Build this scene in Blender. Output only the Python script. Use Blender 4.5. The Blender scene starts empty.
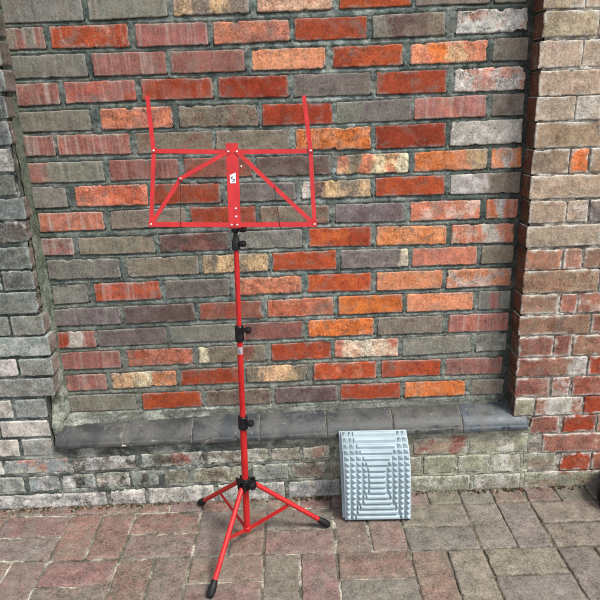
import bpy, bmesh, math, random
import numpy as np
from mathutils import Vector, Matrix

S = bpy.context.scene
COL = S.collection
random.seed(7)

# ------------------------------------------------------------------ camera, light, exposure
cam = bpy.data.cameras.new('camera'); camo = bpy.data.objects.new('camera', cam); COL.objects.link(camo)
CR = Vector((0.99912458, -0.01436717, -0.03928951)); CU = Vector((0.04180934, 0.31070658, 0.94958591)); CF = Vector((0.00143536, 0.95039729, -0.31103526))
camo.matrix_world = Matrix(((CR.x, CU.x, -CF.x, 0.0), (CR.y, CU.y, -CF.y, -1.82577), (CR.z, CU.z, -CF.z, 1.29187), (0, 0, 0, 1)))
cam.sensor_width = 36; cam.lens = 36.0; cam.clip_start = 0.02; cam.clip_end = 1000
S.camera = camo

SUN_EL, SUN_AZ = math.radians(56), math.radians(130)      # azimuth clockwise from +Y (the wall faces -Y)
world = bpy.data.worlds.new('World'); S.world = world; world.use_nodes = True
nt = world.node_tree; nt.nodes.clear()
sky = nt.nodes.new('ShaderNodeTexSky'); sky.sky_type = 'NISHITA'; sky.sun_disc = False
sky.sun_elevation = SUN_EL; sky.sun_rotation = SUN_AZ
hs = nt.nodes.new('ShaderNodeHueSaturation'); hs.inputs['Saturation'].default_value = 0.28
bg = nt.nodes.new('ShaderNodeBackground'); bg.inputs['Strength'].default_value = 0.082
wo = nt.nodes.new('ShaderNodeOutputWorld')
nt.links.new(sky.outputs[0], hs.inputs['Color']); nt.links.new(hs.outputs[0], bg.inputs[0]); nt.links.new(bg.outputs[0], wo.inputs[0])
sun = bpy.data.lights.new('sun', 'SUN'); sun.energy = 1.5; sun.angle = math.radians(14); sun.color = (1.0, 0.965, 0.89)
suno = bpy.data.objects.new('sun', sun); COL.objects.link(suno)
sd = Vector((math.sin(SUN_AZ) * math.cos(SUN_EL), math.cos(SUN_AZ) * math.cos(SUN_EL), math.sin(SUN_EL)))
suno.rotation_euler = sd.to_track_quat('Z', 'Y').to_euler()
S.view_settings.view_transform = 'Standard'; S.view_settings.look = 'None'
S.view_settings.gamma = 1; S.view_settings.use_curve_mapping = False
S.view_settings.exposure = 1.63

# ------------------------------------------------------------------ helpers
def lin(c):
    c = np.asarray(c, float) / 255.0
    return np.where(c <= 0.04045, c / 12.92, ((c + 0.055) / 1.055) ** 2.4)
ALB = 0.70                                  # photo colours are brighter than the surfaces themselves
def A(r, g, b): return lin((r, g, b)) * ALB

def _h(ix, iy, seed):
    n = (ix.astype(np.int64) * 374761393 + iy.astype(np.int64) * 668265263 + seed * 974711) & 0xffffffff
    n = ((n ^ (n >> 13)) * 1274126177) & 0xffffffff
    n = n ^ (n >> 16)
    return (n & 0xffff) / 65535.0
def noise(x, y, seed=0):
    x = np.asarray(x, float); y = np.asarray(y, float)
    ix = np.floor(x); iy = np.floor(y); fx = x - ix; fy = y - iy
    fx = fx * fx * (3 - 2 * fx); fy = fy * fy * (3 - 2 * fy)
    a = _h(ix, iy, seed); b = _h(ix + 1, iy, seed); c = _h(ix, iy + 1, seed); d = _h(ix + 1, iy + 1, seed)
    return (a * (1 - fx) + b * fx) * (1 - fy) + (c * (1 - fx) + d * fx) * fy
def fbm(x, y, seed=0, o=3):
    s = 0; w = 0; a = 1.0
    for k in range(o):
        s = s + a * noise(np.asarray(x) * 2 ** k, np.asarray(y) * 2 ** k, seed + 17 * k); w += a; a *= 0.55
    return s / w
def smooth(a, b, x):
    t = np.clip((x - a) / (b - a), 0, 1); return t * t * (3 - 2 * t)

class Buf:
    def __init__(s): s.v = []; s.f = []; s.c = []; s.x = []; s.m = []; s.n = 0
    def add(s, v, f, c, fx, mat=0):
        v = np.asarray(v, float); f = np.asarray(f, np.int64)
        s.v.append(v); s.f.append(f + s.n); s.c.append(np.broadcast_to(c, (len(v), 3))); s.x.append(np.broadcast_to(fx, (len(v), 3)))
        s.m.append(np.full(len(f), mat, np.int32)); s.n += len(v)
    def build(s, name, mats, parent=None, flat=()):
        v = np.concatenate(s.v); f = np.concatenate(s.f); c = np.concatenate(s.c); x = np.concatenate(s.x); m = np.concatenate(s.m)
        if parent is not None: v = v - np.array(parent.location)
        me = bpy.data.meshes.new(name)
        me.vertices.add(len(v)); me.vertices.foreach_set('co', v.astype(np.float32).ravel())
        me.loops.add(len(f) * 4); me.loops.foreach_set('vertex_index', f.astype(np.int32).ravel())
        me.polygons.add(len(f)); me.polygons.foreach_set('loop_start', np.arange(0, len(f) * 4, 4, dtype=np.int32))
        me.polygons.foreach_set('material_index', m); me.polygons.foreach_set('use_smooth', np.ones(len(f), bool))
        me.update(calc_edges=True)
        for nm, arr in (('Col', c), ('Fx', x)):
            at = me.attributes.new(nm, 'FLOAT_COLOR', 'POINT')
            at.data.foreach_set('color', np.concatenate([arr, np.ones((len(v), 1))], 1).astype(np.float32).ravel())
        for mt in mats: me.materials.append(mt)
        o = bpy.data.objects.new(name, me); COL.objects.link(o)
        if parent is not None: o.parent = parent
        return o

def gridfaces(nu, nv, base=0):
    i, j = np.meshgrid(np.arange(nu - 1), np.arange(nv - 1))
    a = (j * nu + i).ravel() + base
    return np.stack([a, a + 1, a + nu + 1, a + nu], 1)

def thing(name, label, cat, loc=(0, 0, 0), group=None):
    o = bpy.data.objects.new(name, None); COL.objects.link(o); o.location = loc; o.empty_display_size = 0.05
    o['label'] = label; o['category'] = cat
    if group: o['group'] = group
    return o

# ------------------------------------------------------------------ materials
def new_mat(name):
    m = bpy.data.materials.new(name); m.use_nodes = True
    nt = m.node_tree; nt.nodes.clear()
    out = nt.nodes.new('ShaderNodeOutputMaterial'); b = nt.nodes.new('ShaderNodeBsdfPrincipled')
    nt.links.new(b.outputs[0], out.inputs[0])
    return m, nt, b
class NT:
    def __init__(s, nt): s.nt = nt
    def n(s, t, **k):
        o = s.nt.nodes.new(t)
        for a, v in k.items(): setattr(o, a, v)
        return o
    def put(s, sock, v):
        if hasattr(v, 'links') or hasattr(v, 'is_linked'): s.nt.links.new(v, sock)
        else: sock.default_value = v
    def math(s, op, a, b=0.0, clamp=False):
        o = s.n('ShaderNodeMath', operation=op, use_clamp=clamp); s.put(o.inputs[0], a); s.put(o.inputs[1], b); return o.outputs[0]
    def mix(s, fac, a, b, mode='MIX'):
        o = s.n('ShaderNodeMix', data_type='RGBA', blend_type=mode); s.put(o.inputs[0], fac); s.put(o.inputs[6], a); s.put(o.inputs[7], b); return o.outputs[2]
    def noise(s, vec, scale, detail=4, rough=0.6, dist=0.0):
        o = s.n('ShaderNodeTexNoise'); s.put(o.inputs['Vector'], vec); o.inputs['Scale'].default_value = scale
        o.inputs['Detail'].default_value = detail; o.inputs['Roughness'].default_value = rough; o.inputs['Distortion'].default_value = dist
        return o.outputs[0]
    def rng(s, v, a, b, c=0.0, d=1.0):
        o = s.n('ShaderNodeMapRange', interpolation_type='SMOOTHSTEP'); s.put(o.inputs[0], v)
        for i, q in enumerate((a, b, c, d)): s.put(o.inputs[i + 1], q)
        return o.outputs[0]
    def scale(s, vec, sc):
        o = s.n('ShaderNodeMapping'); s.put(o.inputs['Vector'], vec); o.inputs['Scale'].default_value = sc; return o.outputs[0]

def masonry(name, fine=1.0, effcol=(0.48, 0.45, 0.415), bump=0.5, rough=0.88, drag=True):
    m, nt, b = new_mat(name); N = NT(nt)
    tc = N.n('ShaderNodeTexCoord').outputs['Object']
    col = N.n('ShaderNodeAttribute', attribute_name='Col').outputs['Color']
    fx = N.n('ShaderNodeSeparateColor'); nt.links.new(N.n('ShaderNodeAttribute', attribute_name='Fx').outputs['Color'], fx.inputs[0])
    eff, stk, rgh = fx.outputs[0], fx.outputs[1], fx.outputs[2]
    n1 = N.noise(tc, 26, 4, 0.65); n2 = N.noise(tc, 150 * fine, 3, 0.7); n3 = N.noise(tc, 420 * fine, 2, 0.6)
    v = N.math('ADD', N.math('MULTIPLY', N.math('SUBTRACT', n1, 0.5), 1.75), N.math('MULTIPLY', N.math('SUBTRACT', n2, 0.5), 1.9))
    v = N.math('ADD', v, N.math('MULTIPLY', N.math('SUBTRACT', n3, 0.5), 1.5))
    dr = N.noise(N.scale(tc, (230, 230, 34)), 1.0, 3, 0.65); v = N.math('ADD', v, N.math('MULTIPLY', N.math('SUBTRACT', dr, 0.5), 0.8 if drag else 0.0))
    v = N.math('MULTIPLY', v, N.math('ADD', 0.62, N.math('MULTIPLY', rgh, 0.9)))
    v = N.math('ADD', v, 1.0)
    c = N.mix(1.0, col, N.n('ShaderNodeCombineColor').outputs[0], 'MULTIPLY')
    cc = c.node.inputs[7].links[0].from_node
    for i in range(3): nt.links.new(v, cc.inputs[i])
    # clinker and soot patches inside the fired clay
    hp = N.noise(tc, 19, 4, 0.7, 0.5)
    c = N.mix(N.rng(hp, 0.50, 0.70, 0.0, 0.55), c, (0.155, 0.135, 0.115, 1))
    # streaks running down the face
    st = N.noise(N.scale(tc, (70, 70, 3.2)), 1.0, 3, 0.6)
    stm = N.math('MULTIPLY', N.rng(st, 0.46, 0.72), stk)
    c = N.mix(N.math('MULTIPLY', stm, 0.85, True), c, (0.40, 0.33, 0.29, 1))
    std = N.math('MULTIPLY', N.rng(st, 0.44, 0.28), stk)
    c = N.mix(N.math('MULTIPLY', std, 0.55, True), c, (0.12, 0.07, 0.055, 1))
    # lime bloom
    e1 = N.noise(tc, 34, 5, 0.72, 0.4)
    th = N.math('SUBTRACT', 0.80, N.math('MULTIPLY', eff, 0.42))
    em = N.rng(e1, th, N.math('ADD', th, 0.16))
    c = N.mix(N.math('MULTIPLY', em, 0.72), c, effcol + (1,))
    e2 = N.noise(tc, 210, 3, 0.7)
    th2 = N.math('SUBTRACT', 0.71, N.math('MULTIPLY', eff, 0.14))
    c = N.mix(N.math('MULTIPLY', N.rng(e2, th2, N.math('ADD', th2, 0.06)), 0.7), c, effcol + (1,))
    # pits and dark specks
    d1 = N.noise(tc, 115, 3, 0.55)
    th3 = N.math('SUBTRACT', 0.77, N.math('MULTIPLY', rgh, 0.12))
    dm = N.rng(d1, th3, N.math('ADD', th3, 0.05))
    c = N.mix(N.math('MULTIPLY', dm, 0.75), c, (0.035, 0.030, 0.026, 1))
    # blown pits and crazing on the rougher bricks
    if drag:
        d2 = N.noise(tc, 58, 4, 0.6, 0.8); pm = N.math('MULTIPLY', N.rng(d2, 0.66, 0.70), N.rng(rgh, 0.15, 0.55))
        vd = N.n('ShaderNodeVectorMath', operation='ADD'); wv = N.n('ShaderNodeTexNoise'); nt.links.new(tc, wv.inputs['Vector']); wv.inputs['Scale'].default_value = 30; wv.inputs['Detail'].default_value = 4
        ws = N.n('ShaderNodeVectorMath', operation='SCALE'); nt.links.new(wv.outputs['Color'], ws.inputs[0]); ws.inputs['Scale'].default_value = 0.03
        nt.links.new(tc, vd.inputs[0]); nt.links.new(ws.outputs[0], vd.inputs[1])
        vo = N.n('ShaderNodeTexVoronoi', feature='DISTANCE_TO_EDGE'); nt.links.new(vd.outputs[0], vo.inputs['Vector']); vo.inputs['Scale'].default_value = 24
        ck = N.math('MULTIPLY', N.math('MULTIPLY', N.rng(vo.outputs['Distance'], 0.030, 0.008), N.rng(N.noise(tc, 9, 3, 0.6), 0.54, 0.62)), N.rng(rgh, 0.1, 0.5))
        dm = N.math('MAXIMUM', dm, N.math('MAXIMUM', pm, ck))
        c = N.mix(N.math('MULTIPLY', N.math('MAXIMUM', pm, ck), 0.6), c, (0.045, 0.036, 0.030, 1))
    nt.links.new(c, b.inputs['Base Color'])
    b.inputs['Roughness'].default_value = rough
    b.inputs['Specular IOR Level'].default_value = 0.25
    h = N.math('ADD', N.math('MULTIPLY', n2, 0.7), N.math('MULTIPLY', n3, 0.35))
    h = N.math('ADD', h, N.math('MULTIPLY', n1, 0.8)); h = N.math('SUBTRACT', h, N.math('MULTIPLY', dm, 0.9))
    bp = N.n('ShaderNodeBump'); bp.inputs['Strength'].default_value = bump; bp.inputs['Distance'].default_value = 0.003
    nt.links.new(h, bp.inputs['Height']); nt.links.new(bp.outputs[0], b.inputs['Normal'])
    return m
M_BRICK = masonry('weathered_brick')
M_MORTAR = masonry('old_mortar', 0.8, (0.40, 0.40, 0.37), 0.8, 0.95, False)
M_PAVER = masonry('paving_brick', 0.9, (0.36, 0.34, 0.30), 0.6, 0.9, False)

def simple(name, col, rough=0.5, metal=0.0, spec=0.5, nscale=0, namt=0.0, bump=0.0, coat=0.0):
    m, nt, b = new_mat(name); N = NT(nt)
    b.inputs['Roughness'].default_value = rough; b.inputs['Metallic'].default_value = metal; b.inputs['Specular IOR Level'].default_value = spec
    b.inputs['Coat Weight'].default_value = coat; b.inputs['Coat Roughness'].default_value = 0.2
    c4 = tuple(col) + (1,)
    if nscale:
        tc = N.n('ShaderNodeTexCoord').outputs['Object']; n = N.noise(tc, nscale, 5, 0.65)
        c = N.mix(N.rng(n, 0.3, 0.7), tuple(x * (1 - namt) for x in col) + (1,), tuple(min(1, x * (1 + namt)) for x in col) + (1,))
        nt.links.new(c, b.inputs['Base Color'])
        nt.links.new(N.rng(n, 0.2, 0.8, rough - 0.12, rough + 0.12), b.inputs['Roughness'])
        if bump:
            bp = N.n('ShaderNodeBump'); bp.inputs['Strength'].default_value = bump; bp.inputs['Distance'].default_value = 0.002
            nt.links.new(n, bp.inputs['Height']); nt.links.new(bp.outputs[0], b.inputs['Normal'])
    else: b.inputs['Base Color'].default_value = c4
    return m
M_RED = simple('red_enamel', (0.43, 0.014, 0.015), 0.36, 0, 0.40, 28, 0.13)
M_BLACK = simple('black_plastic', (0.007, 0.007, 0.008), 0.42, 0, 0.3, 90, 0.25)
M_RUBBER = simple('black_rubber', (0.008, 0.008, 0.009), 0.55, 0, 0.28, 120, 0.25)
M_RIVET = simple('zinc_rivet', (0.75, 0.72, 0.68), 0.32, 0.8)
M_WIRE = simple('dark_wire', (0.02, 0.02, 0.022), 0.4, 0.6)
M_WHITE = simple('white_sticker', (0.62, 0.61, 0.62), 0.55, 0, 0.4)
M_INK = simple('blue_black_ink', (0.03, 0.03, 0.09), 0.6)
M_FOAM = simple('pale_blue_moulded_foam', (0.335, 0.408, 0.445), 0.7, 0, 0.3, 22, 0.10)
M_TILE = None

# ------------------------------------------------------------------ brick colours (sRGB as they look in flat light)
K = {'g': (134, 132, 121), 'p': (126, 115, 113), 'd': (106, 84, 80), 'r': (166, 72, 44), 'R': (152, 58, 36), 'o': (188, 86, 50), 'O': (216, 120, 62),
     's': (210, 130, 102), 'S': (224, 148, 108), 'k': (166, 108, 99), 'b': (146, 94, 82), 'n': (136, 123, 108), 'f': (204, 172, 130), 'F': (222, 178, 144),
     'c': (236, 220, 190), 't': (178, 159, 139), 'u': (158, 134, 110), 'w': (206, 200, 192), 'y': (167, 164, 143), 'v': (144, 149, 144), 'm': (150, 146, 129), 'x': (80, 77, 70), 'h': (170, 130, 110), 'q': (170, 112, 92)}

def brick(buf, q, style, Y=0.0, depth=0.03, seed=0, res=0.0045, side=None, floor=False, mat=0, tone=1.0, round_=0.0026, edge=None):
    """One brick: front face as a warped grid, rounded edges, uneven outline; q = bl,br,tr,tl in millimetres."""
    rs = np.random.RandomState(seed)
    base, sec, e, st, rg = style.split(); e, st, rg = float(e) / 9, float(st) / 9, float(rg) / 9
    q = np.array(q, float).reshape(4, 2) / 1000.0
    if not floor: q = q + np.array([[-1, -1], [1, -1], [1, 1], [-1, 1]]) * 0.0016
    W = q[1, 0] - q[0, 0]; H = q[3, 1] - q[0, 1]
    def axis(L):
        e_ = [0, 0.0012, 0.003, 0.006]; n = max(2, int((L - 0.012) / res)); mid = np.linspace(0.006, L - 0.006, n + 1)[1:-1]
        return np.array(e_ + list(mid) + [L - t for t in reversed(e_)])
    a = axis(W); bb = axis(H); nu, nv = len(a), len(bb)
    du, dv = np.meshgrid(a, bb)
    # round the corners in plan
    rc = 0.004 + 0.006 * rg
    for su in (0, 1):
        for sv in (0, 1):
            eu = du if su == 0 else W - du; ev = dv if sv == 0 else H - dv
            p = np.clip(1 - eu / rc, 0, 1); r = np.clip(1 - ev / rc, 0, 1); l = np.hypot(p, r) + 1e-9; k = np.where((p > 0) & (r > 0), np.maximum(p, r) / l, 1)
            p2, r2 = p * k, r * k
            nu_ = np.where(p > 0, rc * (1 - p2), eu); nv_ = np.where(r > 0, rc * (1 - r2), ev)
            du = nu_ if su == 0 else W - nu_; dv = nv_ if sv == 0 else H - nv_
    s = du / W; t = dv / H
    px = (q[0, 0] * (1 - s) + q[1, 0] * s) * (1 - t) + (q[3, 0] * (1 - s) + q[2, 0] * s) * t
    pz = (q[0, 1] * (1 - s) + q[1, 1] * s) * (1 - t) + (q[3, 1] * (1 - s) + q[2, 1] * s) * t
    ed = np.minimum(np.minimum(du, W - du), np.minimum(dv, H - dv))
    # outline wander and chips
    am = 0.0014 + 0.0032 * rg; near = np.clip(1 - ed / 0.02, 0, 1)
    ox, oz = rs.rand(2) * 500
    wx = fbm(px * 55 + ox, pz * 55, seed, 4) - 0.5; wz = fbm(px * 55, pz * 55 + oz, seed + 5, 4) - 0.5
    ch = smooth(0.62, 0.8, fbm(px * 38 + oz, pz * 38 + ox, seed + 9, 3)) * (0.0012 + 0.0075 * rg)
    cx = np.where(du < W - du, 1, -1) * np.clip(1 - np.minimum(du, W - du) / 0.014, 0, 1); cz = np.where(dv < H - dv, 1, -1) * np.clip(1 - np.minimum(dv, H - dv) / 0.014, 0, 1)
    px2 = px + near * wx * 2 * am + cx * ch; pz2 = pz + near * wz * 2 * am + cz * ch
    r = round_ * (0.8 + 0.9 * rg)
    k = np.clip(1 - ed / r, 0, 1); dep = r * (1 - np.sqrt(np.clip(1 - k * k, 0, 1)))
    dep = dep + (fbm(px * 22 + ox, pz * 22 + oz, seed + 3, 3) - 0.5) * (0.002 + 0.004 * rg) + (fbm(px * 90 + oz, pz * 90, seed + 4, 3) - 0.5) * (0.0012 + 0.005 * rg)
    dep = dep + (s - 0.5) * rs.uniform(-.003, .003) + (t - 0.5) * rs.uniform(-.003, .003) + rs.uniform(-.0015, .0015)
    # colour
    seg = base.split('|'); n = len(seg); pal = np.array([K[c] for c in seg], float)
    pos = np.clip(s * n - 0.5 + (fbm(px * 60 + ox, pz * 25, seed + 21, 3) - 0.5) * 1.1, 0, n - 1)
    i0 = np.floor(pos).astype(int); i1 = np.minimum(i0 + 1, n - 1); f = smooth(0.3, 0.7, pos - i0)[..., None]
    c = lin(pal)[i0] * (1 - f) + lin(pal)[i1] * f
    mm = smooth(0.46, 0.66, fbm(px * 30 + oz, pz * 30 + ox, seed + 31, 4))[..., None] * (0.35 + 0.5 * rg)
    c = c * (1 - mm) + lin(K[sec]) * mm
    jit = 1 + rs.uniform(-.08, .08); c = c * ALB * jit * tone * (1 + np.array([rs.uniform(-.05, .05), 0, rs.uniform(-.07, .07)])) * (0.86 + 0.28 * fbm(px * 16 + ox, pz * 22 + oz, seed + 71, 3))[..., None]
    ecol, est, ew = edge if edge else (A(158, 156, 148), 0.55, 0.005)       # lime and mortar smeared over the arris
    en = fbm(px * 45 + oz, pz * 45 + ox, seed + 61, 4)
    sm = (smooth(ew * 1.6, 0.0, ed + (0.5 - en) * ew * 2.2) * est * smooth(0.30, 0.62, en))[..., None]
    c = c * (1 - sm) + np.asarray(ecol) * sm
    ff = np.array([e, st, rg])
    rot = (lambda x, d, z: np.stack([x, Y + d, z], -1)) if not floor else (lambda x, d, z: np.stack([x, z, Y - d], -1))
    v = rot(px2, dep, pz2).reshape(-1, 3)
    buf.add(v, gridfaces(nu, nv), c.reshape(-1, 3), ff, mat)
    ring = np.concatenate([np.arange(nu), np.arange(1, nv) * nu + nu - 1, (nv - 1) * nu + np.arange(nu - 2, -1, -1), np.arange(nv - 2, 0, -1) * nu])
    rv = v[ring]; back = rv.copy(); 
    if floor: back[:, 2] = Y - depth
    else: back[:, 1] = Y + depth
    m = len(ring); i = np.arange(m); j = (i + 1) % m
    sc = np.array(side) * ALB if side is not None else c.reshape(-1, 3)[ring].repeat(1, 0)
    scol = np.array(np.broadcast_to(sc, (m, 3)))
    if side is not None:                                       # only the ends carry the colour of the return
        xr = px.reshape(-1)[ring]; mid_ = (xr > px.min() + .002) & (xr < px.max() - .002); scol[mid_] = c.reshape(-1, 3)[ring][mid_]
    jn = 0.7 + 0.6 * noise(np.arange(m) / 6.0, np.zeros(m), seed)[:, None]
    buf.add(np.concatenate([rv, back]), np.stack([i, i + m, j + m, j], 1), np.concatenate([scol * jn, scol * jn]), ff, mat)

def sheet(buf, x0, x1, z0, z1, yfun, cfun, res=0.007, mat=1, fx=(0.3, 0, 0.5), floor=False, xfun=None):
    nu = max(2, int((x1 - x0) / res)); nv = max(2, int((z1 - z0) / res))
    X, Z = np.meshgrid(np.linspace(x0, x1, nu), np.linspace(z0, z1, nv))
    if xfun is not None: X = xfun(X, Z)
    Yv = yfun(X, Z); c = cfun(X, Z)
    v = np.stack([X, Z, Yv], -1) if floor else np.stack([X, Yv, Z], -1)
    buf.add(v.reshape(-1, 3), gridfaces(nu, nv), np.asarray(c).reshape(-1, 3), fx, mat)

def lerpc(a, b, t): return np.asarray(a) * (1 - t[..., None]) + np.asarray(b) * t[..., None]

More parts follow.
